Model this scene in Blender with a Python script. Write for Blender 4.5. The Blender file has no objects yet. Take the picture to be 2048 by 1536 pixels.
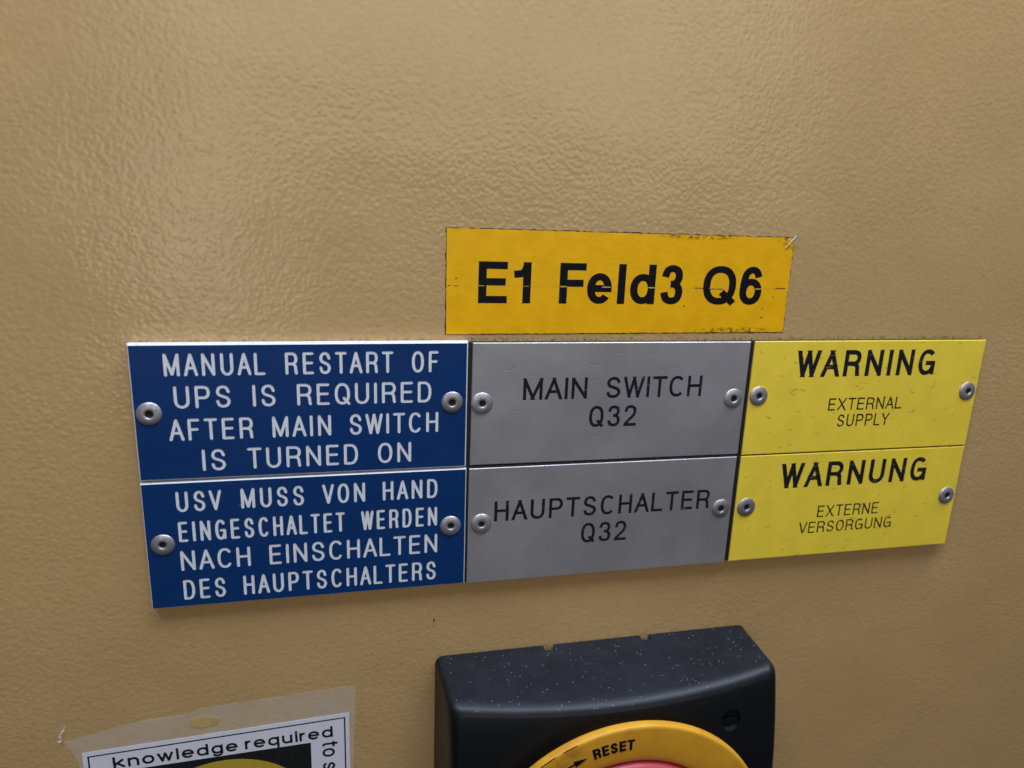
import bpy, bmesh, math, random
import numpy as np
from mathutils import Vector, Matrix
from mathutils.geometry import delaunay_2d_cdt

random.seed(7)
S = bpy.context.scene
COL = S.collection
MM = 0.001


def V(x, d, z):
    """x right (mm), d distance out from the wall (mm), z up (mm) -> metres"""
    return Vector((x * MM, -d * MM, z * MM))


# ------------------------------------------------------------------ camera
cam = bpy.data.cameras.new('camera')
cam_o = bpy.data.objects.new('camera', cam)
COL.objects.link(cam_o)
_R = ((0.9749008563762741, -0.036478612526169484, -0.21963066968202086),
      (-0.018784324651648837, 0.9694915931968077, -0.2444037640219499),
      (0.22184559807259827, 0.2423950526493499, 0.9444729583566329))
_w = lambda r: Vector((r[0], r[2], -r[1]))
right, down, fwd = _w(_R[0]), _w(_R[1]), _w(_R[2])
m3 = Matrix((right, -down, -fwd)).transposed()
cam_o.matrix_world = Matrix.Translation(V(50.04, 179.17, 34.32)) @ m3.to_4x4()
cam.sensor_width = 36.0
cam.lens = 1420 / 2048 * 36
cam.clip_start, cam.clip_end = 0.005, 50
cam.dof.use_dof = True
cam.dof.focus_distance = 0.189
cam.dof.aperture_fstop = 14
cam.dof.aperture_blades = 0
S.camera = cam_o

# ------------------------------------------------------------------ world and lamps (an indoor hall)
W = bpy.data.worlds.new('World')
S.world = W
W.use_nodes = True
wn, wl = W.node_tree.nodes, W.node_tree.links
bg = wn['Background']
tc = wn.new('ShaderNodeTexCoord')
sx = wn.new('ShaderNodeSeparateXYZ')
wl.new(tc.outputs['Generated'], sx.inputs[0])
mr = wn.new('ShaderNodeMapRange')
mr.inputs['From Min'].default_value = -0.7
mr.inputs['From Max'].default_value = 0.9
wl.new(sx.outputs['Z'], mr.inputs['Value'])
wr = wn.new('ShaderNodeValToRGB')
wr.color_ramp.elements[0].color = (0.030, 0.027, 0.024, 1)
wr.color_ramp.elements[1].color = (0.34, 0.38, 0.47, 1)
wl.new(mr.outputs[0], wr.inputs[0])
wl.new(wr.outputs[0], bg.inputs['Color'])
bg.inputs['Strength'].default_value = 0.40


def area(name, loc, target, sx_, sy_, power, col):
    li = bpy.data.lights.new(name, 'AREA')
    li.shape = 'RECTANGLE'
    li.size, li.size_y = sx_, sy_
    li.energy = power
    li.color = col
    o = bpy.data.objects.new(name, li)
    COL.objects.link(o)
    o.location = loc
    d = Vector(target) - Vector(loc)
    o.rotation_euler = d.to_track_quat('-Z', 'Y').to_euler()
    return o


area('ceiling_lamp', (0.17, -0.145, 0.43), (0.12, 0, 0.0), 0.80, 0.10, 3.8, (0.70, 0.82, 1.0))
area('hall_lamp', (0.32, -1.25, 0.46), (0.32, 0, 0.46), 1.24, 0.70, 3.3, (1.0, 0.93, 0.83))
area('window_light', (-0.227, -1.25, -0.06), (-0.227, 0, -0.06), 0.145, 0.32, 0.36, (1.0, 0.93, 0.83))

S.view_settings.view_transform = 'Standard'
S.view_settings.look = 'None'
S.view_settings.exposure = 0.13
S.view_settings.gamma = 1
S.cycles.use_denoising = True
S.cycles.max_bounces = 8
S.cycles.transparent_max_bounces = 16


# ------------------------------------------------------------------ materials
class NT:
    def __init__(self, name):
        self.m = bpy.data.materials.new(name)
        self.m.use_nodes = True
        self.n, self.l = self.m.node_tree.nodes, self.m.node_tree.links
        self.b = self.n['Principled BSDF']
        self.co = self.n.new('ShaderNodeTexCoord').outputs['Object']

    def node(self, t, ins=None, **kw):
        nd = self.n.new('ShaderNode' + t)
        for k, v in kw.items():
            setattr(nd, k, v)
        for k, v in (ins or {}).items():
            if isinstance(v, bpy.types.NodeSocket):
                self.l.new(v, nd.inputs[k])
            else:
                nd.inputs[k].default_value = v
        return nd

    def noise(self, scale, detail=2.0, rough=0.5, vec=None, dist=0.0):
        return self.node('TexNoise', {'Vector': vec or self.co, 'Scale': scale, 'Detail': detail, 'Roughness': rough, 'Distortion': dist}).outputs['Fac']

    def math(self, op, a, b=0.0, c=None, clamp=False):
        nd = self.node('Math', operation=op, use_clamp=clamp)
        for i, v in enumerate((a, b, c)):
            if v is None:
                continue
            if isinstance(v, bpy.types.NodeSocket):
                self.l.new(v, nd.inputs[i])
            else:
                nd.inputs[i].default_value = v
        return nd.outputs[0]

    def ramp(self, v, lo, hi, a=0.0, b=1.0, smooth=True):
        nd = self.node('MapRange', {'Value': v, 'From Min': lo, 'From Max': hi, 'To Min': a, 'To Max': b})
        nd.interpolation_type = 'SMOOTHSTEP' if smooth else 'LINEAR'
        return nd.outputs[0]

    def mix(self, f, a, b):
        nd = self.node('Mix', data_type='RGBA')
        for i, v in ((0, f), (6, a), (7, b)):
            if isinstance(v, bpy.types.NodeSocket):
                self.l.new(v, nd.inputs[i])
            else:
                nd.inputs[i].default_value = (*v, 1) if i else v
        return nd.outputs[2]

    def set(self, **kw):
        for k, v in kw.items():
            k = k.replace('_', ' ')
            if k == 'Specular':
                k = 'Specular IOR Level'
            if isinstance(v, bpy.types.NodeSocket):
                self.l.new(v, self.b.inputs[k])
            else:
                self.b.inputs[k].default_value = (*v, 1) if isinstance(v, tuple) and len(v) == 3 else v

    def bump(self, h, dist, strength=1.0, prev=None):
        nd = self.node('Bump', {'Height': h, 'Distance': dist, 'Strength': strength})
        if prev is not None:
            self.l.new(prev, nd.inputs['Normal'])
        return nd.outputs[0]

    def xyz(self, off=(0, 0, 0)):
        nd = self.node('SeparateXYZ', {0: self.node('VectorMath', {0: self.co, 1: off}, operation='ADD').outputs[0]})
        return nd.outputs


def box_dist(t, o, x0, x1, z0, z1):
    """distance (m) outside a rectangle given in mm, from the object's own coordinates"""
    cx, cz = (x0 + x1) / 2 * MM, (z0 + z1) / 2 * MM
    hx, hz = (x1 - x0) / 2 * MM, (z1 - z0) / 2 * MM
    dx = t.math('MAXIMUM', t.math('SUBTRACT', t.math('ABSOLUTE', t.math('SUBTRACT', o['X'], cx)), hx), 0.0)
    dz = t.math('MAXIMUM', t.math('SUBTRACT', t.math('ABSOLUTE', t.math('SUBTRACT', o['Z'], cz)), hz), 0.0)
    return t.math('SQRT', t.math('ADD', t.math('MULTIPLY', dx, dx), t.math('MULTIPLY', dz, dz)))


def mat_wall():
    t = NT('ochre_powder_coat')
    o = t.xyz()
    base = t.mix(t.ramp(t.noise(28, 3), 0.35, 0.65), (0.528, 0.337, 0.143), (0.558, 0.356, 0.152))
    base = t.mix(t.ramp(t.noise(420, 2), 0.4, 0.75, 0, 0.22), base, (0.455, 0.272, 0.108))
    # grime that gathered along the edges of the plates and of the sticker
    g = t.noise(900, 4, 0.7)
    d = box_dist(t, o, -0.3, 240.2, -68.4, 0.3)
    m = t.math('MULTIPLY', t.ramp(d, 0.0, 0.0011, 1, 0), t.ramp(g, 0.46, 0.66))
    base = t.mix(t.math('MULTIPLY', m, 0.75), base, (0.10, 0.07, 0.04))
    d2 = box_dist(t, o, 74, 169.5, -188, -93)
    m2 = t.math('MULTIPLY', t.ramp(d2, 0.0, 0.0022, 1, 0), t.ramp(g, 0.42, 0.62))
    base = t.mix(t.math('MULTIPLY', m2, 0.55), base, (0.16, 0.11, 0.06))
    # a few tiny dirt points
    vo = t.node('TexVoronoi', {'Vector': t.co, 'Scale': 62.0})
    sp = t.math('MULTIPLY', t.ramp(vo.outputs['Distance'], 0.012, 0.03, 1, 0), t.ramp(t.node('SeparateColor', {0: vo.outputs['Color']}).outputs[0], 0.86, 0.88))
    base = t.mix(t.math('MULTIPLY', sp, 0.8), base, (0.06, 0.04, 0.03))
    # orange peel
    wv = t.node('Mapping', {'Vector': t.co, 'Scale': (1.0, 1.0, 1.0)}).outputs[0]
    n1 = t.noise(980, 1.0, 0.4, wv, 0.0)
    vor = t.node('TexVoronoi', {'Vector': wv, 'Scale': 820.0, 'Smoothness': 0.55}, feature='SMOOTH_F1').outputs['Distance']
    h = t.math('ADD', t.math('MULTIPLY', n1, 0.9), t.math('MULTIPLY', vor, -1.0))
    big = t.noise(40, 1)
    h2 = t.math('MULTIPLY', h, t.ramp(t.noise(22, 2), 0.3, 0.7, 0.75, 1.3))
    nb = t.bump(big, 0.0007, 0.5)
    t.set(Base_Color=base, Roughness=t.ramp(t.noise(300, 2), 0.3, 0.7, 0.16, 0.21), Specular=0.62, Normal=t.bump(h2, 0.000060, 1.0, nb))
    return t.m


def mat_face(name, col, dark, rough, marks, dents, spec=0.45, metallic=0.0):
    """coloured top layer of an engraved laminate: faint grain, small dents and scratches"""
    t = NT(name)
    rnd = t.node('ObjectInfo').outputs['Random']
    off = t.node('CombineXYZ', {0: t.math('MULTIPLY', rnd, 3.1), 1: 0.0, 2: t.math('MULTIPLY', rnd, 5.3)}).outputs[0]
    p = t.node('VectorMath', {0: t.co, 1: off}, operation='ADD').outputs[0]
    base = t.mix(t.ramp(t.noise(130, 3, vec=p), 0.35, 0.65), col, tuple(c * 0.93 for c in col))
    base = t.mix(t.ramp(t.noise(3500, 2, vec=p), 0.35, 0.75, 0, 0.35), base, tuple(c * 0.86 for c in col))
    st = t.node('Mapping', {'Vector': p, 'Scale': (150, 150, 420)}).outputs[0]
    ms = t.noise(1.0, 3, 0.6, st, 1.2)
    mk = t.ramp(ms, 0.66, 0.74)
    base = t.mix(t.math('MULTIPLY', mk, marks), base, dark)
    vo = t.node('TexVoronoi', {'Vector': p, 'Scale': 130.0})
    rare = t.ramp(t.node('SeparateColor', {0: vo.outputs['Color']}).outputs[0], 0.78, 0.82)
    sp = t.math('MULTIPLY', t.ramp(vo.outputs['Distance'], 0.02, 0.05, 1, 0), rare)
    base = t.mix(t.math('MULTIPLY', sp, 0.35), base, (0.62, 0.62, 0.66))
    # small crescent dents
    cres = None
    for sc, lim in ((150.0, dents), (95.0, dents + 0.08)):
        v2 = t.node('TexVoronoi', {'Vector': p, 'Scale': sc})
        lv = t.node('VectorMath', {0: p, 1: v2.outputs['Position']}, operation='SUBTRACT').outputs[0]
        xyz = t.node('SeparateXYZ', {0: lv}).outputs
        rr = t.math('SQRT', t.math('ADD', t.math('MULTIPLY', xyz['X'], xyz['X']), t.math('MULTIPLY', xyz['Z'], xyz['Z'])))
        cc = t.node('SeparateColor', {0: v2.outputs['Color']}).outputs
        rad = t.ramp(cc[1], 0, 1, 0.0003, 0.0010)
        ringm = t.ramp(t.math('ABSOLUTE', t.math('SUBTRACT', rr, rad)), 0.00006, 0.00022, 1, 0)
        side = t.ramp(t.math('ADD', t.math('DIVIDE', xyz['Z'], rad), t.math('MULTIPLY', t.math('SUBTRACT', cc[2], 0.5), t.math('DIVIDE', xyz['X'], rad))), -0.75, -0.25, 1, 0)
        k = t.math('MULTIPLY', t.math('MULTIPLY', ringm, side), t.math('GREATER_THAN', cc[0], lim))
        cres = k if cres is None else t.math('MAXIMUM', cres, k)
    base = t.mix(t.math('MULTIPLY', cres, marks), base, dark)
    h = t.math('ADD', t.noise(2600, 2, vec=p), t.math('MULTIPLY', t.math('MAXIMUM', mk, cres), -1.5))
    rough = t.ramp(t.noise(34, 3, 0.6, p), 0.3, 0.7, rough - 0.07, rough + 0.07)
    t.set(Base_Color=base, Roughness=rough, Metallic=metallic, Specular=spec, Normal=t.bump(h, 0.00002, 0.6))
    return t.m


def mat_plain(name, col, rough=0.5, metallic=0.0, var=0.1, scale=600, bump=0.0, spec=0.5):
    t = NT(name)
    base = t.mix(t.ramp(t.noise(scale, 3), 0.35, 0.65), col, tuple(c * (1 - var) for c in col))
    t.set(Base_Color=base, Roughness=rough, Metallic=metallic, Specular=spec)
    if bump:
        t.set(Normal=t.bump(t.noise(scale * 3, 2), bump, 0.8))
    return t.m


def mat_core_white():
    t = NT('white_laminate_core')
    n = t.noise(700, 4, 0.7)
    base = t.mix(t.ramp(n, 0.56, 0.72, 0, 0.45), (0.82, 0.82, 0.84), (0.36, 0.35, 0.34))
    t.set(Base_Color=base, Roughness=0.55)
    return t.m


def mat_ink_scratched():
    t = NT('black_groove_floor')
    st = t.node('Mapping', {'Vector': t.co, 'Rotation': (0, 0.5, 0), 'Scale': (250, 250, 1500)}).outputs[0]
    n = t.noise(1.0, 2, 0.5, st)
    base = t.mix(t.ramp(n, 0.66, 0.74, 0, 0.5), (0.012, 0.012, 0.015), (0.22, 0.22, 0.22))
    t.set(Base_Color=base, Roughness=0.7, Specular=0.15)
    return t.m


def mat_aluminium():
    t = NT('dull_aluminium')
    n = t.noise(900, 4, 0.65)
    base = t.mix(t.ramp(n, 0.4, 0.7), (0.66, 0.63, 0.66), (0.45, 0.43, 0.45))
    rnd = t.node('ObjectInfo').outputs['Random']
    base = t.mix(t.math('MULTIPLY', rnd, 0.55), base, (0.33, 0.31, 0.33))
    t.set(Base_Color=base, Metallic=0.85, Roughness=t.ramp(n, 0.3, 0.7, 0.34, 0.50), Normal=t.bump(t.noise(2200, 3), 0.00004, 0.8))
    return t.m


def mat_sticker():
    t = NT('amber_vinyl_film')
    o = t.xyz((0.1225, 0, 0.0018))
    base = t.mix(t.ramp(t.noise(160, 4), 0.35, 0.65), (0.95, 0.485, 0.003), (0.89, 0.445, 0.003))
    n = t.noise(700, 5, 0.75)
    # ragged dirt along the rim
    u, w = o['X'], o['Z']
    ex = t.math('MINIMUM', t.math('SUBTRACT', u, 0.0741), t.math('SUBTRACT', 0.1711, u))
    ez = t.math('MINIMUM', t.math('SUBTRACT', w, 0.0020), t.math('SUBTRACT', 0.0286, w))
    e = t.math('MINIMUM', ex, ez)
    rag = t.math('SUBTRACT', e, t.math('MULTIPLY', t.ramp(n, 0.50, 0.78), 0.0006))
    base = t.mix(t.ramp(rag, -0.0004, 0.0001, 0.9, 0), base, (0.05, 0.03, 0.01))
    # two heavier patches: top right third and bottom right
    for cx, cz, rx, rz in ((0.1425, 0.0284, 0.011, 0.0010), (0.156, 0.0026, 0.013, 0.0011), (0.1698, 0.0279, 0.0035, 0.0022)):
        dx = t.math('DIVIDE', t.math('SUBTRACT', u, cx), rx)
        dz = t.math('DIVIDE', t.math('SUBTRACT', w, cz), rz)
        q = t.math('SQRT', t.math('ADD', t.math('MULTIPLY', dx, dx), t.math('MULTIPLY', dz, dz)))
        k = t.math('MULTIPLY', t.ramp(q, 0.4, 1.3, 1, 0), t.ramp(n, 0.44, 0.60))
        base = t.mix(t.math('MULTIPLY', k, 0.85), base, (0.06, 0.035, 0.01))
    # small specks
    vo = t.node('TexVoronoi', {'Vector': t.co, 'Scale': 210.0})
    sp = t.math('MULTIPLY', t.ramp(vo.outputs['Distance'], 0.03, 0.10, 1, 0), t.ramp(t.node('SeparateColor', {0: vo.outputs['Color']}).outputs[0], 0.90, 0.92))
    base = t.mix(t.math('MULTIPLY', sp, 0.6), base, (0.14, 0.08, 0.01))
    wv = t.node('Mapping', {'Vector': t.co, 'Scale': (1.0, 1.0, 1.25)}).outputs[0]
    nb = t.bump(t.noise(560, 1.5, 0.45, wv, 0.3), 0.000035, 1.0)
    t.set(Base_Color=base, Roughness=0.34, Specular=0.3, Normal=t.bump(t.noise(90, 2), 0.0004, 0.6, nb))
    return t.m


def mat_housing():
    t = NT('black_housing_plastic')
    nz = t.node('SeparateXYZ', {0: t.node('NewGeometry').outputs['Normal']}).outputs['Z']
    up = t.ramp(nz, 0.5, 0.9)
    vo = t.node('TexVoronoi', {'Vector': t.co, 'Scale': 1250.0})
    rc = t.node('SeparateColor', {0: vo.outputs['Color']}).outputs
    rad = t.ramp(rc[1], 0.3, 1.0, 0.03, 0.21)
    sp = t.math('MULTIPLY', t.math('LESS_THAN', vo.outputs['Distance'], rad), t.ramp(rc[0], 0.56, 0.60))
    vo2 = t.node('TexVoronoi', {'Vector': t.co, 'Scale': 170.0})
    rc2 = t.node('SeparateColor', {0: vo2.outputs['Color']}).outputs
    sp2 = t.math('MULTIPLY', t.ramp(vo2.outputs['Distance'], 0.012, 0.035, 1, 0), t.ramp(rc2[0], 0.72, 0.76))
    st = t.node('Mapping', {'Vector': t.co, 'Rotation': (0.3, 0.7, 0.2), 'Scale': (380, 380, 2600)}).outputs[0]
    fib = t.ramp(t.noise(1.0, 2, 0.5, st, 0.6), 0.73, 0.78, 0, 0.35)
    film = t.math('MULTIPLY', t.ramp(t.noise(140, 4, 0.6), 0.35, 0.75, 0.16, 0.30), up)
    dust = t.math('MULTIPLY', t.math('MAXIMUM', t.math('MAXIMUM', sp, sp2), fib), t.math('ADD', t.math('MULTIPLY', up, 0.85), 0.04))
    base = t.mix(film, (0.0045, 0.005, 0.0065), (0.050, 0.059, 0.085))
    base = t.mix(dust, base, (0.27, 0.275, 0.29))
    t.set(Base_Color=base, Roughness=0.38, Specular=0.28, Normal=t.bump(t.noise(3000, 2), 0.00003, 0.8))
    return t.m


def mat_ring():
    t = NT('yellow_ring_plastic')
    o = t.xyz((0.1219, 0, -0.1406))
    base = t.mix(t.ramp(t.noise(180, 4), 0.35, 0.7), (0.86, 0.42, 0.030), (0.78, 0.36, 0.026))
    for cx, cz, r in ((0.1040, -0.1052, 0.0065), (0.0985, -0.1085, 0.008)):
        dx, dz = t.math('SUBTRACT', o['X'], cx), t.math('SUBTRACT', o['Z'], cz)
        q = t.math('SQRT', t.math('ADD', t.math('MULTIPLY', dx, dx), t.math('MULTIPLY', dz, dz)))
        k = t.math('MULTIPLY', t.ramp(q, 0.15 * r, r, 1, 0), t.ramp(t.noise(230, 4, 0.6), 0.36, 0.66))
        base = t.mix(t.math('MULTIPLY', k, 0.5), base, (0.26, 0.11, 0.03))
    t.set(Base_Color=base, Roughness=0.42, Specular=0.45, Normal=t.bump(t.noise(1500, 2), 0.00003, 0.6))
    return t.m


def mat_film(name='clear_laminate_film', a=0.145, col=(0.90, 0.86, 0.76)):
    t = NT(name)
    al = t.ramp(t.noise(90, 3), 0.3, 0.7, a * 0.8, a * 1.25)
    t.set(Base_Color=col, Roughness=0.25, Alpha=al, Normal=t.bump(t.noise(140, 3), 0.0004, 0.6))
    return t.m


M = dict(
    wall=mat_wall(),
    blue=mat_face('blue_laminate', (0.0045, 0.037, 0.145), (0.02, 0.06, 0.17), 0.34, 0.10, 0.97, 0.22),
    grey=mat_face('grey_laminate', (0.46, 0.43, 0.435), (0.22, 0.21, 0.215), 0.44, 0.2, 0.94, 0.5, 0.6),
    yellow=mat_face('yellow_laminate', (0.98, 0.715, 0.060), (0.34, 0.20, 0.022), 0.45, 0.52, 0.66, 0.2),
    white=mat_core_white(),
    black=mat_plain('black_laminate_core', (0.012, 0.012, 0.015), 0.5, var=0.3),
    groove_white=mat_plain('white_groove_floor', (0.84, 0.84, 0.86), 0.55, var=0.08, scale=1500),
    groove_black=mat_ink_scratched(),
    alu=mat_aluminium(),
    bore=mat_plain('painted_bore_shade', (0.008, 0.008, 0.009), 0.6),
    sticker=mat_sticker(),
    residue=mat_plain('dark_glue_residue', (0.06, 0.04, 0.02), 0.7, var=0.6, scale=900),
    ink=mat_plain('printing_ink', (0.006, 0.006, 0.008), 0.55, var=0.3, spec=0.15),
    housing=mat_housing(),
    ring=mat_ring(),
    red=mat_plain('faded_red_plastic', (0.60, 0.085, 0.105), 0.4, var=0.12, scale=300, bump=0.00003),
    film=mat_film(),
    shard=mat_film('crumpled_film', 0.42, (0.82, 0.82, 0.82)),
    paper=mat_plain('white_paper', (0.78, 0.75, 0.82), 0.5, var=0.05, scale=300),
    print_black=mat_plain('printed_black', (0.014, 0.014, 0.016), 0.45, var=0.5, scale=2000),
    print_yellow=mat_plain('printed_yellow', (0.52, 0.36, 0.03), 0.5, var=0.08),
    glue=mat_plain('ochre_glue_spot', (0.62, 0.42, 0.16), 0.4, var=0.12, scale=500),
    fibre=mat_plain('pale_film_fibre', (0.85, 0.85, 0.85), 0.35),
    speck=mat_plain('black_scuff', (0.02, 0.015, 0.012), 0.7),
    brown=mat_plain('brown_dirt', (0.07, 0.045, 0.012), 0.7, var=0.5, scale=2500),
    pale=mat_plain('worn_print', (0.62, 0.40, 0.06), 0.5),
)


# ------------------------------------------------------------------ object helpers
def add(name, bm, mat, parent=None, smooth=False):
    me = bpy.data.meshes.new(name)
    bm.normal_update()
    bm.to_mesh(me)
    bm.free()
    for m in (mat if isinstance(mat, (list, tuple)) else [mat]):
        me.materials.append(M[m])
    if smooth:
        me.shade_smooth()
    o = bpy.data.objects.new(name, me)
    COL.objects.link(o)
    if parent is not None:
        o.parent = parent
    return o


def tag(o, label, cat, group=None):
    o['label'] = label
    o['category'] = cat
    if group:
        o['group'] = group
    return o


def empty(name, loc):
    o = bpy.data.objects.new(name, None)
    COL.objects.link(o)
    o.location = loc
    o.empty_display_size = 0.005
    return o


def frame(o, parent_loc):
    """geometry is written in wall coordinates; shift it so that it hangs from its parent's base"""
    o.data.transform(Matrix.Translation(-Vector(parent_loc)))
    return o


def box(bm, x0, x1, d0, d1, z0, z1):
    vs = [bm.verts.new(V(x, d, z)) for d in (d0, d1) for x, z in ((x0, z0), (x1, z0), (x1, z1), (x0, z1))]
    for f in ((0, 1, 2, 3), (7, 6, 5, 4), (0, 4, 5, 1), (1, 5, 6, 2), (2, 6, 7, 3), (3, 7, 4, 0)):
        bm.faces.new([vs[i] for i in f])
    bmesh.ops.recalc_face_normals(bm, faces=bm.faces[:])


def rotf(cx, cz, deg):
    c, s = math.cos(math.radians(deg)), math.sin(math.radians(deg))
    return lambda x, z: (cx + (x - cx) * c - (z - cz) * s, cz + (x - cx) * s + (z - cz) * c)


# ------------------------------------------------------------------ stroke lettering
def cr(pts, n=6, closed=False):
    out = []
    m = len(pts)
    for i in range(m if closed else m - 1):
        p = [pts[(i + k) % m] if closed else pts[min(max(i + k, 0), m - 1)] for k in (-1, 0, 1, 2)]
        for j in range(n):
            t = j / n
            out.append(tuple(0.5 * (2 * p[1][c] + (p[2][c] - p[0][c]) * t + (2 * p[0][c] - 5 * p[1][c] + 4 * p[2][c] - p[3][c]) * t * t
                                    + (3 * p[1][c] - p[0][c] - 3 * p[2][c] + p[3][c]) * t ** 3) for c in (0, 1)))
    if not closed:
        out.append(pts[-1])
    return out


def sup(cx, cy, rx, ry, a0, a1, n=28, e=2.3):
    out = []
    for i in range(n + 1):
        a = math.radians(a0 + (a1 - a0) * i / n)
        c, s = math.cos(a), math.sin(a)
        out.append((cx + rx * math.copysign(abs(c) ** (2 / e), c), cy + ry * math.copysign(abs(s) ** (2 / e), s)))
    return out


X = 0.715   # x-height
_bowl = lambda x0, y0, y1: [(x0, y1)] + [(0.55, y1)] + sup(0.55, (y0 + y1) / 2, 0.45, (y1 - y0) / 2, 80, -80, 12) + [(0.55, y0), (x0, y0)]
_S = cr([(0.95, .745), (.80, .935), (.5, 1), (.18, .93), (.05, .745), (.18, .585), (.5, .505), (.84, .41), (.98, .24), (.82, .06), (.49, 0), (.16, .065), (.02, .255)], 4)
_s = [(x, y * X) for x, y in _S]
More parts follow.
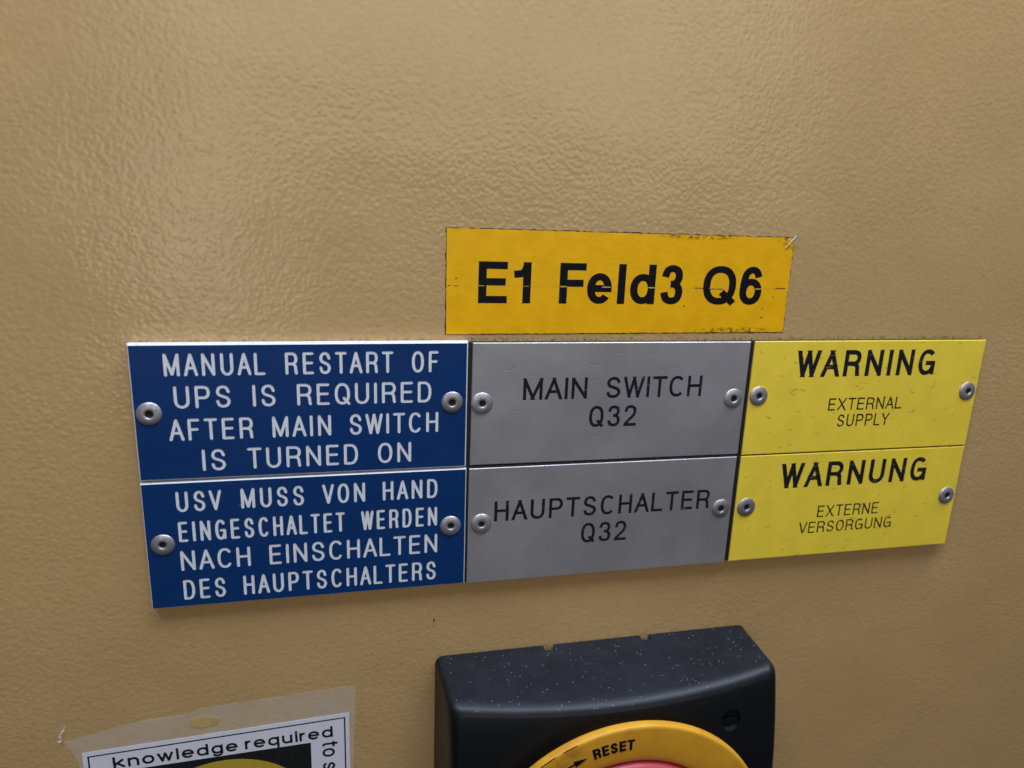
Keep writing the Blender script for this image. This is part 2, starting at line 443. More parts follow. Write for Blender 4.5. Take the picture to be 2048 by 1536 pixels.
# glyph: (relative width, [(points, end extension a, end extension b, closed)])
L = lambda *p: (list(p), 1, 1, False)
D = lambda *p: (list(p), 3, 3, False)     # diagonal whose ends are trimmed at base and cap line
DI = lambda *p: (list(p), 0.2, 3, False)
Cv = lambda p, a=0, b=0: (p, a, b, False)
O_ = lambda p: (p[:-1], 0, 0, True)
GL = {
    'A': (.80, [D((0, 0), (.5, 1)), D((1, 0), (.5, 1)), L((.17, .34), (.83, .34))]),
    'C': (.74, [Cv(sup(.52, .5, .52, .5, 42, 318))]),
    'D': (.72, [L((0, 0), (0, 1)), Cv([(0, 1), (.45, 1)] + sup(.45, .5, .55, .5, 80, -80, 16) + [(.45, 0), (0, 0)], 1, 1)]),
    'E': (.62, [L((0, 0), (0, 1)), L((0, 1), (1, 1)), L((0, .52), (.92, .52)), L((0, 0), (1, 0))]),
    'F': (.58, [L((0, 0), (0, 1)), L((0, 1), (1, 1)), L((0, .51), (.88, .51))]),
    'G': (.78, [Cv(sup(.5, .5, .5, .5, 42, 330), 0, 1), L((.56, .46), (1, .46)), L((1, .46), (1, 0.02))]),
    'H': (.72, [L((0, 0), (0, 1)), L((1, 0), (1, 1)), L((0, .52), (1, .52))]),
    'I': (0.0, [L((0, 0), (0, 1))]),
    'L': (.60, [L((0, 0), (0, 1)), L((0, 0), (1, 0))]),
    'M': (.92, [L((0, 0), (0, 1)), L((1, 0), (1, 1)), D((0, 1), (.5, 0.04)), D((1, 1), (.5, 0.04))]),
    'N': (.74, [L((0, 0), (0, 1)), L((1, 0), (1, 1)), ([(0, 1), (1, 0)], .6, .6, False)]),
    'O': (.76, [O_(sup(.5, .5, .5, .5, 0, 360, 36))]),
    'P': (.70, [L((0, 0), (0, 1)), Cv(_bowl(0, .46, 1), 1, 1)]),
    'Q': (.78, [O_(sup(.5, .5, .5, .5, 0, 360, 36)), ([(.62, .27), (1.03, -.03)], .3, .5, False)]),
    'R': (.72, [L((0, 0), (0, 1)), Cv(_bowl(0, .48, 1), 1, 1), Cv(cr([(.52, .48), (.80, .44), (.93, .32), (.96, .14), (1.0, 0)], 4), 0, 1)]),
    'S': (.70, [Cv(_S)]),
    'T': (.70, [L((0, 1), (1, 1)), L((.5, 0), (.5, 1))]),
    'U': (.72, [Cv([(0, 1)] + sup(.5, .32, .5, .32, 180, 360, 20, 2.1) + [(1, 1)], 1, 1)]),
    'V': (.78, [D((0, 1), (.5, 0)), D((1, 1), (.5, 0))]),
    'W': (1.08, [D((0, 1), (.26, 0)), D((.26, 0), (.5, 1)), D((.5, 1), (.74, 0)), D((.74, 0), (1, 1))]),
    'X': (.76, [D((0, 0), (1, 1)), D((0, 1), (1, 0))]),
    'Y': (.76, [DI((.5, .44), (0, 1)), DI((.5, .44), (1, 1)), L((.5, 0), (.5, .44))]),
    '1': (.40, [L((1, 0), (1, 1)), Cv(cr([(0, .76), (.45, .78), (.80, .86), (.98, 1)], 4), 1, .3)]),
    '2': (.66, [Cv(cr([(.02, .70), (.12, .92), (.48, 1), (.86, .92), (.96, .73), (.84, .52), (.45, .29), (.10, .10), (0, 0)], 4), 0, .5), L((0, 0), (1, 0))]),
    '3': (.66, [Cv(cr([(.02, .74), (.15, .935), (.48, 1), (.84, .93), (.94, .755), (.83, .59), (.62, .53), (.40, .525)], 4)),
                Cv(cr([(.40, .525), (.66, .515), (.90, .43), (1, .26), (.86, .06), (.48, 0), (.13, .07), (0, .265)], 4))]),
    '6': (.68, [O_(sup(.5, .31, .5, .31, 0, 360, 28, 2.15)), Cv(cr([(0.0, .32), (.03, .62), (.17, .90), (.52, 1), (.82, .93), (.95, .77)], 5))]),
    'd': (.70, [L((1, 0), (1, 1)), O_(sup(.5, X / 2, .5, X / 2, 0, 360, 30, 2.15))]),
    'e': (.72, [Cv([(0, .36), (1, .36)] + sup(.5, X / 2, .5, X / 2, 4, 322, 30, 2.15))]),
    'g': (.70, [L((1, .2), (1, X)), O_(sup(.5, X / 2, .5, X / 2, 0, 360, 30, 2.15)), Cv(cr([(1, .2), (1, -.05), (.84, -.24), (.5, -.30), (.2, -.25), (.06, -.12)], 4))]),
    'i': (0.0, [L((0, 0), (0, X)), ([(0, .97), (0, 1.0)], 1, 1, False)]),
    'k': (.66, [L((0, 0), (0, 1)), ([(0, .25), (.92, X)], 0, .8, False), ([(.32, .42), (1, 0)], .3, 1, False)]),
    'l': (0.0, [L((0, 0), (0, 1))]),
    'n': (.64, [L((0, 0), (0, X)), Cv([(0, X * .62)] + sup(.5, X * .62, .5, X * .38, 170, 0, 16, 2.2) + [(1, 0)], 0, 1)]),
    'o': (.72, [O_(sup(.5, X / 2, .5, X / 2, 0, 360, 30, 2.15))]),
    'q': (.70, [L((1, -.29), (1, X)), O_(sup(.5, X / 2, .5, X / 2, 0, 360, 30, 2.15))]),
    'r': (.36, [L((0, 0), (0, X)), Cv(cr([(0, X * .55), (.25, X * .88), (.6, X), (1, X * .98)], 4))]),
    's': (.62, [Cv(_s)]),
    't': (.36, [Cv(cr([(.35, .92), (.35, .5), (.35, .14), (.5, .02), (.75, 0), (1, .01)], 4), 1, 0), L((0, X), (1, X))]),
    'u': (.64, [L((1, 0), (1, X)), Cv([(0, X)] + sup(.5, X * .38, .5, X * .38, 190, 350, 16, 2.2) + [(1, X * .38)], 1, 0)]),
    'w': (1.0, [([(0, X), (.26, 0)], 1, 1, False), ([(.26, 0), (.5, X)], 1, 1, False), ([(.5, X), (.74, 0)], 1, 1, False), ([(.74, 0), (1, X)], 1, 1, False)]),
}


def clip_y(poly, lo, hi):
    for sgn, lim in ((1, lo), (-1, -hi)):
        out = []
        for i in range(len(poly)):
            a, b = poly[i - 1], poly[i]
            fa, fb = sgn * a[1] - lim, sgn * b[1] - lim
            if (fa >= 0) != (fb >= 0):
                t = fa / (fa - fb)
                out.append((a[0] + (b[0] - a[0]) * t, a[1] + (b[1] - a[1]) * t))
            if fb >= 0:
                out.append(b)
        poly = out
        if len(poly) < 3:
            return []
    return poly


def ribbon(pts, hw, e0, e1, closed, rnd):
    """convex pieces that cover a stroke of half width hw"""
    P = [Vector(p) for p in pts]
    Q = [P[0]]
    for p in P[1:]:
        if (p - Q[-1]).length > hw * 0.08:
            Q.append(p)
    P = Q
    if closed and (P[0] - P[-1]).length < hw * 0.08:
        P.pop()
    if rnd:
        e0 = e1 = 0
    if not closed:
        d0 = (P[0] - P[1]).normalized()
        d1 = (P[-1] - P[-2]).normalized()
        P[0] = P[0] + d0 * e0 * hw
        P[-1] = P[-1] + d1 * e1 * hw
    n = len(P)
    Lf, Rt = [], []
    for i in range(n):
        a = P[i] - P[i - 1] if (closed or i > 0) else P[1] - P[0]
        b = P[(i + 1) % n] - P[i] if (closed or i < n - 1) else P[-1] - P[-2]
        a, b = a.normalized(), b.normalized()
        na, nb = Vector((-a.y, a.x)), Vector((-b.y, b.x))
        m = na + nb
        m = m.normalized() if m.length > 1e-6 else na
        k = hw / max(m.dot(na), 0.35)
        Lf.append(P[i] + m * k)
        Rt.append(P[i] - m * k)
    polys = []
    for i in range(n if closed else n - 1):
        j = (i + 1) % n
        polys.append([tuple(Rt[i]), tuple(Rt[j]), tuple(Lf[j]), tuple(Lf[i])])
    if rnd and not closed:
        for c, d in ((P[0], P[0] - P[1]), (P[-1], P[-1] - P[-2])):
            a0 = math.atan2(d.y, d.x)
            polys.append([(c.x + hw * math.cos(a0 + math.radians(g)), c.y + hw * math.sin(a0 + math.radians(g))) for g in range(-90, 91, 30)])
    return polys


def glyph_polys(ch, x0, x1, y0, cap, sw, rnd=False, ax=1.0, jit=0.0):
    """stroke pieces of one letter between outer x limits x0..x1 (mm); ax > 1 makes the upright strokes heavier than the level ones"""
    rel, strokes = GL[ch]
    hw = sw / 2
    out = []
    wx = (x1 - x0) * 1.0 - sw * ax
    lo = -0.45 * cap if ch in 'gq' else (-0.06 * cap if ch == 'Q' else 0.0)
    for pts, e0, e1, cl in strokes:
        q = [((x0 + hw * ax + u * wx) / ax, y0 + hw + v * (cap - sw)) for u, v in pts]
        for poly in ribbon(q, hw, e0, e1, cl, rnd):
            if not rnd:
                poly = clip_y(poly, y0 + lo, y0 + cap)
            if poly:
                out.append([(a * ax, b) for a, b in poly])
    return out


def line_polys(text, x0, x1, y0, cap, sw, gap, space, rnd=False, ax=1.0):
    kern = {'A': -.30, 'T': -.2, 'V': -.3, 'Y': -.3, 'W': -.3, 'L': -.15, 'r': -.35}
    fixed, rels, prev = 0.0, 0.0, None
    plan = []
    for ch in text:
        if ch == ' ':
            fixed += space
            plan.append((' ', 0))
            prev = None
            continue
        g = 0
        if prev:
            g = gap + (kern.get(prev, 0) + kern.get(ch, 0)) * gap
        fixed += g + sw * ax
        rels += GL[ch][0]
        plan.append((ch, g))
        prev = ch
    k = (x1 - x0 - fixed) / rels
    x = x0
    out = []
    for ch, g in plan:
        if ch == ' ':
            x += space
            continue
        x += g
        w = GL[ch][0] * k + sw * ax
        out += glyph_polys(ch, x, x + w, y0, cap, sw, rnd, ax)
        x += w
    return out


def cdt(polys, outer=None):
    """exact union of the letter pieces; returns verts, letter triangles, plate triangles"""
    pts, faces = [], []
    if outer:
        faces.append(list(range(len(outer))))
        pts += outer
    for p in polys:
        area2 = sum(p[i - 1][0] * p[i][1] - p[i][0] * p[i - 1][1] for i in range(len(p)))
        if abs(area2) < 1e-7:
            continue
        if area2 < 0:
            p = p[::-1]
        faces.append(list(range(len(pts), len(pts) + len(p))))
        pts += p
    v, e, f, ov, oe, of = delaunay_2d_cdt([Vector(p) for p in pts], [], faces, 0, 1e-5)
    # which triangles lie on a stroke: test each centre against every piece
    tri = []
    for p in polys:
        for i in range(1, len(p) - 1):
            tri.append((p[0], p[i], p[i + 1]))
    A = np.array(tri)
    lo, hi = A.min(axis=1), A.max(axis=1)
    letter, plate = [], []
    for t in f:
        if len(t) < 3:
            continue
        c = np.array([(v[t[0]][k] + v[t[1]][k] + v[t[2]][k]) / 3 for k in (0, 1)])
        a2 = (v[t[1]][0] - v[t[0]][0]) * (v[t[2]][1] - v[t[0]][1]) - (v[t[1]][1] - v[t[0]][1]) * (v[t[2]][0] - v[t[0]][0])
        if abs(a2) < 1e-9:
            pass
        B = A[((lo <= c) & (c <= hi)).all(axis=1)]
        inside = False
        if len(B):
            d = B - c
            s = d[:, [0, 1, 2], 0] * d[:, [1, 2, 0], 1] - d[:, [0, 1, 2], 1] * d[:, [1, 2, 0], 0]
            inside = bool(((s >= -1e-9).all(axis=1) | (s <= 1e-9).all(axis=1)).any())
        if inside:
            letter.append(t)
        elif outer:
            plate.append(t)
    return v, letter, plate


def slab(bm, verts, tris, d0, d1, tr=None, sides=True, back=False):
    """triangles at distance d1 from the wall, with walls down to d0 along every open edge"""
    tr = tr or (lambda x, z: (x, z))
    used = sorted({i for t in tris for i in t})
    top = {i: bm.verts.new(V(tr(*verts[i])[0], d1, tr(*verts[i])[1])) for i in used}
    cnt = {}
    for t in tris:
        t = list(t)
        a, b, c = (verts[i] for i in t[:3])
        if (b[0] - a[0]) * (c[1] - a[1]) - (b[1] - a[1]) * (c[0] - a[0]) < 0:
            t.reverse()
        try:
            bm.faces.new([top[i] for i in t])
        except ValueError:
            continue
        for i in range(len(t)):
            cnt.setdefault(frozenset((t[i - 1], t[i])), []).append((t[i - 1], t[i]))
    if sides:
        low = {}
        for k, es in cnt.items():
            if len(es) == 1:
                a, b = es[0]
                for i in (a, b):
                    if i not in low:
                        x, z = tr(*verts[i])
                        low[i] = bm.verts.new(V(x, d0, z))
                bm.faces.new([top[b], top[a], low[a], low[b]])


def poly_slab(bm, pts, d0, d1):
    top = [bm.verts.new(V(x, d1, z)) for x, z in pts]
    bot = [bm.verts.new(V(x, d0, z)) for x, z in pts]
    bm.faces.new(top)
    bm.faces.new(bot[::-1])
    n = len(pts)
    for i in range(n):
        bm.faces.new([top[i - 1], top[i], bot[i], bot[i - 1]][::-1])
    bmesh.ops.recalc_face_normals(bm, faces=bm.faces[:])


def lathe(bm, cx, cz, prof, n=48):
    rings = []
    for r, d in prof:
        if r < 1e-6:
            rings.append([bm.verts.new(V(cx, d, cz))])
        else:
            rings.append([bm.verts.new(V(cx + r * math.cos(2 * math.pi * i / n), d, cz + r * math.sin(2 * math.pi * i / n))) for i in range(n)])
    for a, b in zip(rings, rings[1:]):
        for i in range(n):
            j = (i + 1) % n
            va = [a[i], a[j]] if len(a) > 1 else [a[0]]
            vb = [b[j], b[i]] if len(b) > 1 else [b[0]]
            bm.faces.new(va + vb)
    bmesh.ops.recalc_face_normals(bm, faces=bm.faces[:])


# ------------------------------------------------------------------ the painted steel panel
bm = bmesh.new()
box(bm, -420, 680, -2.0, 0.0, -480, 420)
wall = add('wall', bm, 'wall')
wall['kind'] = 'structure'
wall['label'] = 'ochre powder coated steel panel with orange peel texture behind the signs'

bm = bmesh.new()
poly_slab(bm, [(71.72, -81.0), (71.98, -81.15), (72.14, -80.7), (72.06, -80.0), (71.9, -79.85), (71.78, -80.3)], 0.0, 0.06)
tag(add('scuff_mark', bm, 'speck'), 'tiny black upright scuff mark on the bare wall below the blue plates', 'scuff mark')

# ------------------------------------------------------------------ engraved plates
T = 2.5          # plate thickness


def rivet(parent, base, x, z):
    sc = random.uniform(0.97, 1.03)
    a = random.uniform(-0.5, 0.5)
    hx, hz = random.uniform(-.12, .12), random.uniform(-.12, .12)
    hs = random.uniform(0.78, 1.02)
    bm = bmesh.new()
    prof = [(2.84, T - 0.05), (2.90, T + 0.06), (2.86, T + 0.20), (2.66, T + 0.34), (2.2, T + 0.46), (1.7, T + 0.54), (1.35, T + 0.57), (1.15, T + 0.53),
            (1.02, T + 0.40), (0.98, T + 0.28)]
    lathe(bm, x, z, [(r * sc, d) for r, d in prof], 40)
    for v in bm.verts:      # slightly uneven heads, holes a little off centre
        q = Vector((v.co.x / MM - x, v.co.z / MM - z))
        if q.length < 1.3 * sc:
            v.co.x, v.co.z = (x + q.x * hs + hx) * MM, (z + q.y * hs + hz) * MM
        v.co.y -= a * MM * ((v.co.x / MM - x) * 0.05)
    r = frame(add('rivet', bm, 'alu', parent, True), base)
    bm = bmesh.new()
    lathe(bm, x + hx, z + hz, [(0.97 * sc * hs, T + 0.34), (0.93 * sc * hs, T + 0.06), (0.5, T + 0.04), (0.0, T + 0.04)], 24)
    frame(add('rivet_hole_shade', bm, 'bore', r, True), base)  # shallow cup, near-black: the shade of a deep hole put into its colour
    return r


def plate(name, label, x0, x1, z0, z1, face, core, bev, lines, rivets, rnd, rot=0.0, white=False, tilt=(0, 0), joint=(0, 0, 0, 0)):
    cx, cz = (x0 + x1) / 2, (z0 + z1) / 2
    tr = rotf(cx, cz, rot)
    base = V(cx, 0, cz)
    root = empty(name, base)
    tag(root, label, 'plate', 'engraved plates riveted to the panel')
    tf = 0.13                      # depth of the coloured layer and of the engraving
    i0 = bev
    rect = lambda k: [(x0 + k, z0 + k), (x1 - k, z0 + k), (x1 - k, z1 - k), (x0 + k, z1 - k)]
    allp, per = [], []
    for spec in lines:
        text, lx0, lx1, ly, cap, sw, gap, space = spec
        p = line_polys(text, lx0, lx1, ly, cap, sw, gap, space, rnd)
        per.append(p)
        allp += p
    verts, let, pl = cdt(allp, rect(i0))
    bm = bmesh.new()
    slab(bm, verts, pl, T - tf, T, tr)
    if not white:                  # coloured bevel all round
        loops = []
        for k, d in ((i0, T), (0.0, T - bev * 1.1), (0.0, T - bev * 1.1 - 0.25)):
            loops.append([bm.verts.new(V(*(lambda q: (q[0], d, q[1]))(tr(*p)))) for p in rect(k)])
        for a, b in zip(loops, loops[1:]):
            for i in range(4):
                bm.faces.new([a[i], a[i - 1], b[i - 1], b[i]])
    f = frame(add('face_layer', bm, face, root), base)
    # core: body below, stepped or bevelled rim
    bm = bmesh.new()
    if white:
        levels = [(i0, T - tf), (i0, T - 0.09), (0.0, T - 0.09 - bev), (0.0, 0.25)]
    else:
        levels = [(0.15, T - tf - 0.02), (0.05, T - bev * 1.1 - 0.24), (0.05, T - 0.55), (None, T - 0.75), (None, 0.25)]
    jr = [(x0 - joint[0], z0 - joint[2]), (x1 + joint[1], z0 - joint[2]), (x1 + joint[1], z1 + joint[3]), (x0 - joint[0], z1 + joint[3])]
    loops = [[bm.verts.new(V(*(lambda q: (q[0], d, q[1]))(tr(*p)))) for p in (jr if k is None else rect(k))] for k, d in levels]
    bm.faces.new(loops[0])
    bm.faces.new(loops[-1][::-1])
    for a, b in zip(loops, loops[1:]):
        for i in range(4):
            bm.faces.new([a[i - 1], a[i], b[i], b[i - 1]])
    bmesh.ops.recalc_face_normals(bm, faces=bm.faces[:])
    frame(add('backing_core', bm, core, root), base)
    # the floor of the engraving, one mesh per line of writing
    for p in per:
        v, let, _ = cdt(p)
        bm = bmesh.new()
        slab(bm, v, let, T - tf, T - tf + 0.05, tr, sides=False)
        frame(add('engraved_writing', bm, 'groove_white' if white else 'groove_black', root), base)
    for rx, rz in rivets:
        rivet(root, base, rx, rz)
    root.rotation_euler = (math.radians(tilt[0]), 0, math.radians(tilt[1]))
    return root


BS, BG = 0.75, 1.2
plate('engraved_plate', 'blue plate with white writing MANUAL RESTART OF UPS, above the other blue plate', -0.35, 79.75, -33.7, 0.3, 'blue', 'white', 0.38,
      [('MANUAL RESTART OF', 7.2, 72.1, -7.56, 5.6, BS, BG, 4.6), ('UPS IS REQUIRED', 8.9, 70.35, -15.5, 5.6, BS, 1.2, 5.0),
       ('AFTER MAIN SWITCH', 7.2, 72.2, -23.62, 5.55, BS, BG, 4.5), ('IS TURNED ON', 14.2, 65.2, -31.6, 5.6, BS, 1.25, 5.0)],
      [(3.25, -16.6), (75.7, -15.57)], True, 0.08, True)
plate('engraved_plate', 'blue plate with white German writing USV MUSS VON HAND, below the other blue plate', -0.3, 80.0, -68.35, -34.22, 'blue', 'white', 0.27,
      [('USV MUSS VON HAND', 7.5, 72.25, -42.15, 5.48, BS, BG, 4.5), ('EINGESCHALTET WERDEN', 7.45, 72.2, -50.25, 5.55, BS, 1.05, 4.1),
       ('NACH EINSCHALTEN', 7.4, 72.3, -58.22, 5.62, BS, 1.1, 4.6), ('DES HAUPTSCHALTERS', 7.5, 72.0, -66.35, 5.6, BS, 1.1, 4.3)],
      [(3.7, -50.7), (75.8, -50.4)], True, 0.15, True)
GS = 0.88
plate('engraved_plate', 'grey plate with black writing MAIN SWITCH Q32, right of the blue plates', 80.85, 160.2, -33.4, 0.0, 'grey', 'black', 0.2,
      [('MAIN SWITCH', 94.65, 146.35, -15.6, 6.02, GS, 1.0, 5.4), ('Q32', 113.55, 127.4, -23.75, 6.1, GS, 1.15, 4)],
      [(83.6, -16.1), (156.5, -16.5)], False, -0.1, joint=(.95, .6, .4, -.05))
plate('engraved_plate', 'grey plate with black writing HAUPTSCHALTER Q32, below the MAIN SWITCH plate', 80.65, 160.0, -68.3, -34.3, 'grey', 'black', 0.12,
      [('HAUPTSCHALTER', 87.9, 152.6, -50.13, 6.0, GS, 1.25, 5.4), ('Q32', 113.4, 127.2, -58.47, 6.15, GS, 1.15, 4)],
      [(84.3, -50.4), (156.55, -50.35)], False, 0.0, joint=(.5, .6, -.05, .4))
plate('engraved_plate', 'yellow plate with bold black WARNING above small EXTERNAL SUPPLY', 161.45, 240.1, -33.85, 0.0, 'yellow', 'black', 0.16,
      [('WARNING', 175.6, 223.0, -10.75, 8.0, 1.42, 1.85, 5), ('EXTERNAL', 188.1, 213.6, -21.14, 3.85, 0.52, 0.72, 3), ('SUPPLY', 191.9, 209.95, -26.27, 3.9, 0.52, 0.72, 3)],
      [(164.5, -16.0), (236.6, -16.1)], False, 0.0, joint=(.55, -.05, .2, -.05))
plate('engraved_plate', 'yellow plate with bold black WARNUNG above small EXTERNE VERSORGUNG', 161.4, 240.0, -68.1, -34.3, 'yellow', 'black', 0.16,
      [('WARNUNG', 175.4, 227.1, -45.25, 8.0, 1.42, 1.85, 5), ('EXTERNE', 189.85, 211.65, -55.56, 3.95, 0.52, 0.72, 3), ('VERSORGUNG', 184.1, 217.45, -60.72, 3.85, 0.52, 0.68, 3)],
      [(165.0, -50.5), (236.5, -50.8)], False, 0.0, joint=(.7, -.05, -.05, .2))

# ------------------------------------------------------------------ the amber sticker
base = V(122.5, 0, 1.8)
st = empty('amber_sticker', base)
tag(st, 'amber yellow sticker with black writing E1 Feld3 Q6 and worn dark edges', 'sticker')


def ragged(quad, step, amp, seed):
    rng = random.Random(seed)
    out = []
    for i in range(4):
        a, b = quad[i], quad[(i + 1) % 4]
        ln = math.hypot(b[0] - a[0], b[1] - a[1])
        n = max(2, int(ln / step))
        ox, oz = (b[1] - a[1]) / ln, -(b[0] - a[0]) / ln
        for k in range(n):
            t = k / n
            o = rng.uniform(-amp, amp) if k else 0
            out.append((a[0] + (b[0] - a[0]) * t + ox * o, a[1] + (b[1] - a[1]) * t + oz * o))
    return out


SQ = [(74.2, 1.95), (171.25, 2.3), (171.1, 28.75), (74.0, 28.6)]
bm = bmesh.new()
poly_slab(bm, ragged([(73.92, 1.80), (171.38, 2.1), (171.25, 28.92), (73.8, 28.76)], 0.9, 0.16, 3), 0.0, 0.05)
frame(add('residue_edge', bm, 'residue', st), base)
bm = bmesh.new()
poly_slab(bm, ragged(SQ, 0.8, 0.07, 5), 0.05, 0.16)
frame(add('vinyl_film', bm, 'sticker', st), base)
E1 = []
for ch, a, b in (('E', 82.3, 89.85), ('1', 91.6, 96.1), ('F', 103.85, 111.0), ('e', 111.5, 118.35), ('l', 120.05, 122.15), ('d', 123.6, 130.75), ('3', 132.4, 138.85), ('Q', 144.9, 154.8), ('6', 156.05, 162.85)):
    E1 += glyph_polys(ch, a, b, 10.0, 10.6, 1.85, False, 1.14)
v, let, _ = cdt(E1)
bm = bmesh.new()
slab(bm, v, let, 0.16, 0.19)
frame(add('printed_writing', bm, 'ink', st), base)
# worn crease line across the film: pale chips through the letters, dark crumbs beside them
rng = random.Random(11)
bm = bmesh.new()
for x0, x1, w in ((82.3, 83.9, .2), (94.0, 95.6, .14), (103.9, 106.0, .34), (115.5, 118.2, .32), (128.6, 130.9, .34), (146.5, 150.8, .14), (160.6, 163.0, .28)):
    n = 7
    up, lo = [], []
    for i in range(n + 1):
        x = x0 + (x1 - x0) * i / n
        up.append((x, 14.45 + w * (.35 + .3 * rng.random()) * (1 if 0 < i < n else .2)))
        lo.append((x, 14.45 - w * (.35 + .3 * rng.random()) * (1 if 0 < i < n else .2)))
    bm = bmesh.new()
    poly_slab(bm, lo + up[::-1], 0.185, 0.205)
    frame(add('worn_chip', bm, 'pale', st), base)
for x0, x1, w, zc in ((142.4, 145.2, .26, 14.5), (147.0, 151.0, .22, 14.3), (167.0, 170.3, .26, 14.7), (74.5, 75.2, .2, 14.4), (76.0, 77.0, .2, 14.3), (76.4, 76.8, .4, 16.2),
                      (166.3, 166.9, .25, 12.2), (163.6, 164.1, .3, 8.9), (139.5, 140.0, .3, 9.6), (163.3, 164.2, .2, 6.4)):
    k = max(2, int((x1 - x0) / 0.35))
    up, lo = [], []
    for i in range(k + 1):
        x = x0 + (x1 - x0) * i / k
        up.append((x, zc + w * (.15 + .5 * rng.random())))
        lo.append((x, zc - w * (.15 + .5 * rng.random())))
    bm = bmesh.new()
    poly_slab(bm, lo + up[::-1], 0.163, 0.18 + 0.004 * rng.random())
    frame(add('dirt_streak', bm, 'brown', st), base)
rng = random.Random(21)
up, lo = [], []
for i in range(61):
    x = 74.6 + (168.6 - 74.6) * i / 60
    c = 14.45 + .05 * math.sin(x * .21) + rng.uniform(-.02, .02)
    w = .012 + .02 * rng.random()
    up.append((x, c + w))
    lo.append((x, c - w))
bm = bmesh.new()
poly_slab(bm, lo + up[::-1], 0.155, 0.172)
frame(add('crease_line', bm, 'pale', st), base)
# loose sliver of film standing off the top right corner
bm = bmesh.new()
pa = [(168.6, 25.8, .2), (169.3, 26.9, .4), (170.0, 27.9, .8), (170.6, 28.8, 1.2), (170.9, 29.3, 1.4)]
prev = None
for i, (x, z, d) in enumerate(pa):
    w = (.03, .08, .15, .24, .22)[i]
    cur = [bm.verts.new(V(x - w, d, z + w * .6)), bm.verts.new(V(x + w, d + .25, z - w * .6)), bm.verts.new(V(x, d - .1, z))]
    if prev:
        for k in range(3):
            bm.faces.new([prev[k - 1], prev[k], cur[k], cur[k - 1]])
    prev = cur
frame(add('loose_sliver', bm, 'fibre', st, True), base)

# ------------------------------------------------------------------ emergency main switch
CX, CZ = 121.9, -140.6
base = V(CX, 0, CZ)
sw = empty('main_switch', base)
tag(sw, 'black switch housing with yellow RESET ring and red knob at the lower edge', 'switch')


def rrect(x0, x1, z0, z1, r, n=6):
    out = []
    for cx, cz, a in ((x1 - r, z1 - r, 0), (x0 + r, z1 - r, 90), (x0 + r, z0 + r, 180), (x1 - r, z0 + r, 270)):
        for i in range(n + 1):
            g = math.radians(a + 90 * i / n)
            out.append((cx + r * math.cos(g), cz + r * math.sin(g)))
    # extra points along the level edges so that the bulge bends smoothly
    res = []
    for i, p in enumerate(out):
        q = out[(i + 1) % len(out)]
        res.append(p)
        if i % (n + 1) == n:
            k = 20
            res += [(p[0] + (q[0] - p[0]) * j / k, p[1] + (q[1] - p[1]) * j / k) for j in range(1, k)]
    return res


def depth_at(x, z):
    u = (x - CX) / 49.0
    v = (z - CZ) / 46.5
    return 20.2 + 3.2 * max(0.0, 1 - u * u) + 6.0 * max(0.0, 1 - v * v)


def loft(bm, levels):
    loops = []
    for pts, kind, d in levels:
        # the top edge of the front sags towards the middle
        g = 1.0 if kind == 'dep' else d / 20.0
        pts = [(x, z - 2.6 * g * max(0.0, 1 - ((x - CX) / 49.0) ** 2) * min(1.0, max(0.0, (z + 116) / 22))) for x, z in pts]
        loops.append([bm.verts.new(V(x, d if kind == 'abs' else depth_at(x, z) - d, z)) for x, z in pts])
    for a, b in zip(loops, loops[1:]):
        n = len(a)
        for i in range(n):
            bm.faces.new([a[i - 1], a[i], b[i], b[i - 1]])
    return loops


bx = lambda k, r, i=0.0: rrect(72.4 + k * 0.8 + i, 171.3 - i, -188.0 + k + i, -92.4 - k * 0.75 - i, r)
lv = [(bx(0, 2.4), 'abs', 0.0), (bx(.5, 2.4), 'abs', 5.0), (bx(1.0, 2.4), 'abs', 10.0), (bx(1.5, 2.4), 'dep', 4.0)]
for a in (15, 30, 45, 60, 75, 90):
    s, c = math.sin(math.radians(a)), math.cos(math.radians(a))
    lv.append((bx(1.55, 2.4, 2.8 * (1 - c)), 'dep', 4.0 - 4.0 * s))
for k in (7, 10, 14, 18, 22, 26, 30, 34, 38, 42, 45):
    lv.append((bx(1.55, 2.2, k), 'dep', 0.0))
bm = bmesh.new()
lp = loft(bm, lv)
bm.faces.new(lp[-1])
bm.faces.new(lp[0][::-1])
bmesh.ops.recalc_face_normals(bm, faces=bm.faces[:])
hs = frame(add('housing', bm, 'housing', sw, True), base)
# cutters: two mounting notches in the back edge, a screw well in the front
SX, SZ = 154.35, -105.8
bm = bmesh.new()
box(bm, 104.7, 107.9, -1, 2.2, -99, -91)
box(bm, 135.5, 138.5, -1, 1.9, -99, -91)
lathe(bm, SX, SZ, [(0, 40), (3.1, 40), (3.1, depth_at(SX, SZ) - 3.2), (0, depth_at(SX, SZ) - 3.2)], 32)
cut = frame(add('cutter', bm, 'housing'), base)
cut.location = base
md = hs.modifiers.new('cut', 'BOOLEAN')
md.operation = 'DIFFERENCE'
md.object = cut
md.solver = 'EXACT'
bpy.context.view_layer.update()
nm = bpy.data.meshes.new_from_object(hs.evaluated_get(bpy.context.evaluated_depsgraph_get()))
hs.modifiers.clear()
hs.data = nm
bpy.data.objects.remove(cut)
nm.shade_smooth()
bm = bmesh.new()
bm.from_mesh(nm)
for e in bm.edges:
    if len(e.link_faces) == 2 and e.calc_face_angle(0) > math.radians(50):
        e.smooth = False
bm.to_mesh(nm)
bm.free()
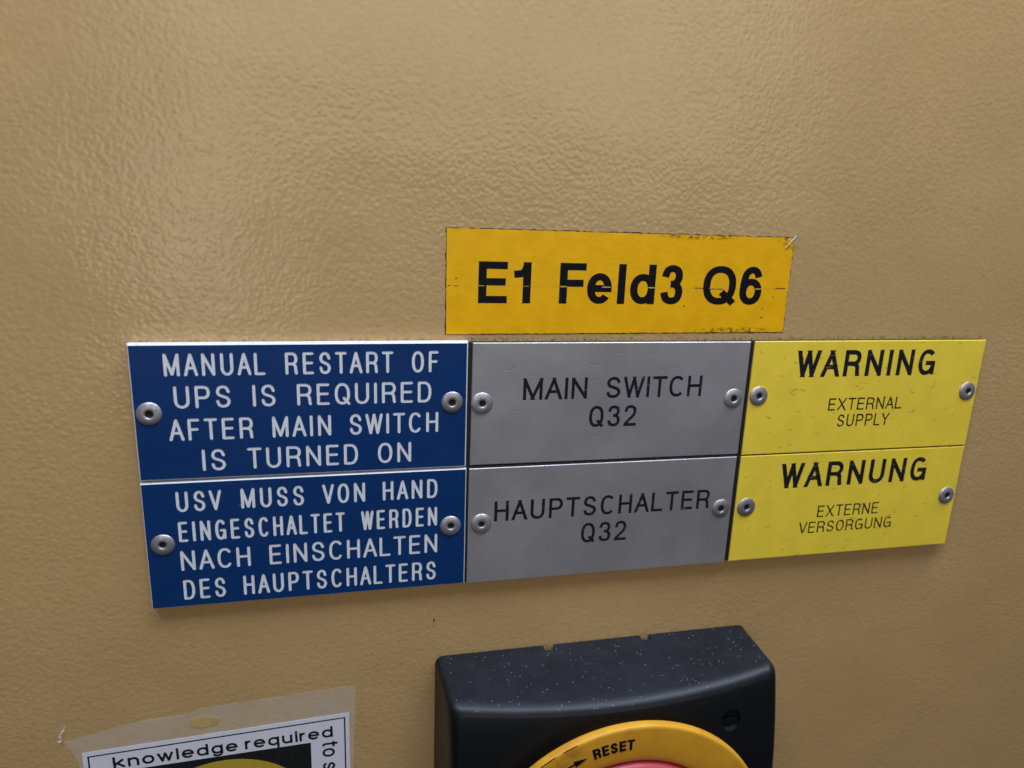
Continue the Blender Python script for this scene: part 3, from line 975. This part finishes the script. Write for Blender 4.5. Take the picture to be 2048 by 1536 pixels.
# slotted screw in the well
bm = bmesh.new()
dz = depth_at(SX, SZ)
for sg in (1, -1):      # two half discs with the slot between them
    n = 14
    a0 = math.asin(0.45 / 2.85)
    pts = [(2.85 * math.cos(a0 + (math.pi - 2 * a0) * i / n), 2.85 * math.sin(a0 + (math.pi - 2 * a0) * i / n)) for i in range(n + 1)]
    poly_slab(bm, [(SX + x, SZ + sg * z) for x, z in (pts if sg > 0 else pts[::-1])], dz - 3.2, dz - 1.1)
frame(add('cover_screw', bm, 'housing', sw), base)

RX, RZ = 121.4, -140.6
bm = bmesh.new()
prof = [(38.5, 20.0), (38.5, 29.3), (42.6, 29.3), (43.05, 29.5), (43.1, 29.9), (43.1, 31.2), (42.95, 31.6), (42.6, 31.8), (42.0, 31.8), (37.5, 31.7), (33.5, 31.5), (32.0, 31.1), (31.5, 30.2), (31.4, 20.0)]
lathe(bm, RX, RZ, prof, 128)
ring = frame(add('reset_ring', bm, 'ring', sw, True), base)
bm = bmesh.new()
lathe(bm, RX, RZ, [(30.8, 20.0), (30.8, 30.4), (30.6, 31.4), (29.9, 32.2), (28.7, 32.8), (25, 33.7), (17, 34.7), (8, 35.1), (0, 35.2)], 96)
frame(add('red_knob', bm, 'red', sw, True), base)


def on_arc(polys, r0, a_start, clockwise=True):
    """bend pieces laid along x onto a circle round the ring's centre"""
    out = []
    for p in polys:
        q = []
        for x, y in p:
            a = math.radians(a_start) - x / r0
            q.append((RX + (r0 + y) * math.cos(a), RZ + (r0 + y) * math.sin(a)))
        out.append(q)
    return out


rp = on_arc(line_polys('RESET', 0, 11.1, 0, 3.2, 0.62, 0.42, 2, False, 1.15), 36.2, 107.0)
v, let, _ = cdt(rp)
bm = bmesh.new()
slab(bm, v, let, 31.5, 31.83)
rw = frame(add('printed_writing', bm, 'ink', ring), base)
ar = []
for k in range(10):
    ar.append([(-9 + k * .9, -.22), (-9 + (k + 1) * .9, -.22), (-9 + (k + 1) * .9, .22), (-9 + k * .9, .22)])
ar.append([(-.2, -.95), (3.4, 0), (-.2, .95)])
v, let, _ = cdt(on_arc(ar, 37.6, 115.0))
bm = bmesh.new()
slab(bm, v, let, 31.5, 31.86)
frame(add('printed_arrow', bm, 'ink', ring), base)
for a0, a1, r in ((111.5, 117.0, 42.7), (120.0, 127.0, 42.75)):
    rng = random.Random(int(a0))
    n = 14
    pts, ins = [], []
    for i in range(n + 1):
        g = math.radians(a0 + (a1 - a0) * i / n)
        w = .02 + .17 * rng.random() * math.sin(math.pi * i / n)
        pts.append((RX + (r + .08) * math.cos(g), RZ + (r + .08) * math.sin(g)))
        ins.append((RX + (r - w) * math.cos(g), RZ + (r - w) * math.sin(g)))
    bm = bmesh.new()
    poly_slab(bm, pts + ins[::-1], 31.6, 31.84)
    frame(add('rim_scratch', bm, 'ink', ring), base)

# ------------------------------------------------------------------ laminated notice
base = V(13, 0, -150)
lam = empty('laminated_notice', base)
tag(lam, 'laminated white notice with black square and yellow disc, reading knowledge required', 'notice')
film = [(-25.5, -106.3), (-24.0, -106.2), (-20.0, -105.5), (-13.5, -103.9), (-5.8, -102.55), (0.0, -102.3), (5.3, -102.15), (7.4, -101.3), (8.8, -100.8), (15, -100.5), (23.0, -100.2), (36, -99.5),
        (50.0, -98.8), (49.3, -112), (48.7, -126.0), (48.2, -190), (-21.5, -192), (-21.7, -140), (-22.2, -114.5), (-22.8, -111.6), (-24.2, -108.4)]
bm = bmesh.new()
poly_slab(bm, film, 0.06, 0.10)
frame(add('laminate_film', bm, 'film', lam), base)
UX, UZ = 1.0, 0.0415
ps = lambda u, v: (-21.3 + u + 0.0 * v, -110.5 + u * UZ - v)     # paper coordinates: u right, v down
bm = bmesh.new()
poly_slab(bm, [ps(0, 78), ps(69.2, 78), ps(69.2, 0), ps(0, 0)], 0.12, 0.20)
frame(add('paper_sheet', bm, 'paper', lam), base)
bm = bmesh.new()
for u0, u1, v0, v1 in ((1.2, 68.1, 1.25, 1.62), (1.2, 1.62, 1.62, 76), (67.7, 68.1, 1.62, 76), (1.2, 68.1, 76, 76.4)):
    poly_slab(bm, [ps(u0, v1), ps(u1, v1), ps(u1, v0), ps(u0, v0)], 0.195, 0.22)
frame(add('printed_border', bm, 'print_black', lam), base)
bm = bmesh.new()
poly_slab(bm, [(-9.1, -154), (37.1, -152.6), (37.1, -116.1), (-9.1, -117.45)], 0.195, 0.215)
frame(add('black_square', bm, 'print_black', lam), base)
bm = bmesh.new()
poly_slab(bm, [(14.2 + 22 * math.cos(2 * math.pi * i / 64), -135.9 + 17.6 * math.sin(2 * math.pi * i / 64)) for i in range(64)], 0.21, 0.235)
frame(add('yellow_disc', bm, 'print_yellow', lam), base)
kp = line_polys('knowledge required', 0, 57.4, 0, 3.6, 0.66, 0.74, 1.9, False)
a = math.radians(1.45)
kp = [[(-14.1 + x * math.cos(a) - y * math.sin(a), -116.5 + x * math.sin(a) + y * math.cos(a)) for x, y in p] for p in kp]
v, let, _ = cdt(kp)
bm = bmesh.new()
slab(bm, v, let, 0.195, 0.225)
frame(add('printed_writing', bm, 'print_black', lam), base)
tp = line_polys('to s', 0, 9.6, 0, 4.6, 0.66, 0.45, 1.9, False)
tp = [[(40.2 + y, -116.5 - x) for x, y in p] for p in tp]
v, let, _ = cdt(tp)
bm = bmesh.new()
slab(bm, v, let, 0.195, 0.225)
frame(add('printed_writing', bm, 'print_black', lam), base)
bm = bmesh.new()
poly_slab(bm, [(9.55 + (3.75 + .2 * math.sin(5 * g)) * math.cos(g), -105.25 + (1.65 + .12 * math.cos(3 * g)) * math.sin(g)) for g in [2 * math.pi * i / 40 for i in range(40)]], 0.10, 0.16)
frame(add('glue_spot', bm, 'glue', lam), base)
# crumpled torn tip at the upper left corner
rng = random.Random(4)
bm = bmesh.new()
prev = None
for k in range(12):
    f = k / 11
    x = -25.9 + 2.0 * f ** 1.6 + rng.uniform(-.25, .25)
    z = -106.2 + 5.2 * f
    w = .75 * (1 - .8 * f) + .08
    cur = [bm.verts.new(V(x - w * .5, .25 + .9 * rng.random(), z + rng.uniform(-.3, .3))), bm.verts.new(V(x + w * .5, .25 + .9 * rng.random(), z + rng.uniform(-.3, .3)))]
    if prev:
        bm.faces.new([prev[0], prev[1], cur[1]])
        bm.faces.new([prev[0], cur[1], cur[0]])
    prev = cur
frame(add('torn_tip', bm, 'shard', lam), base)
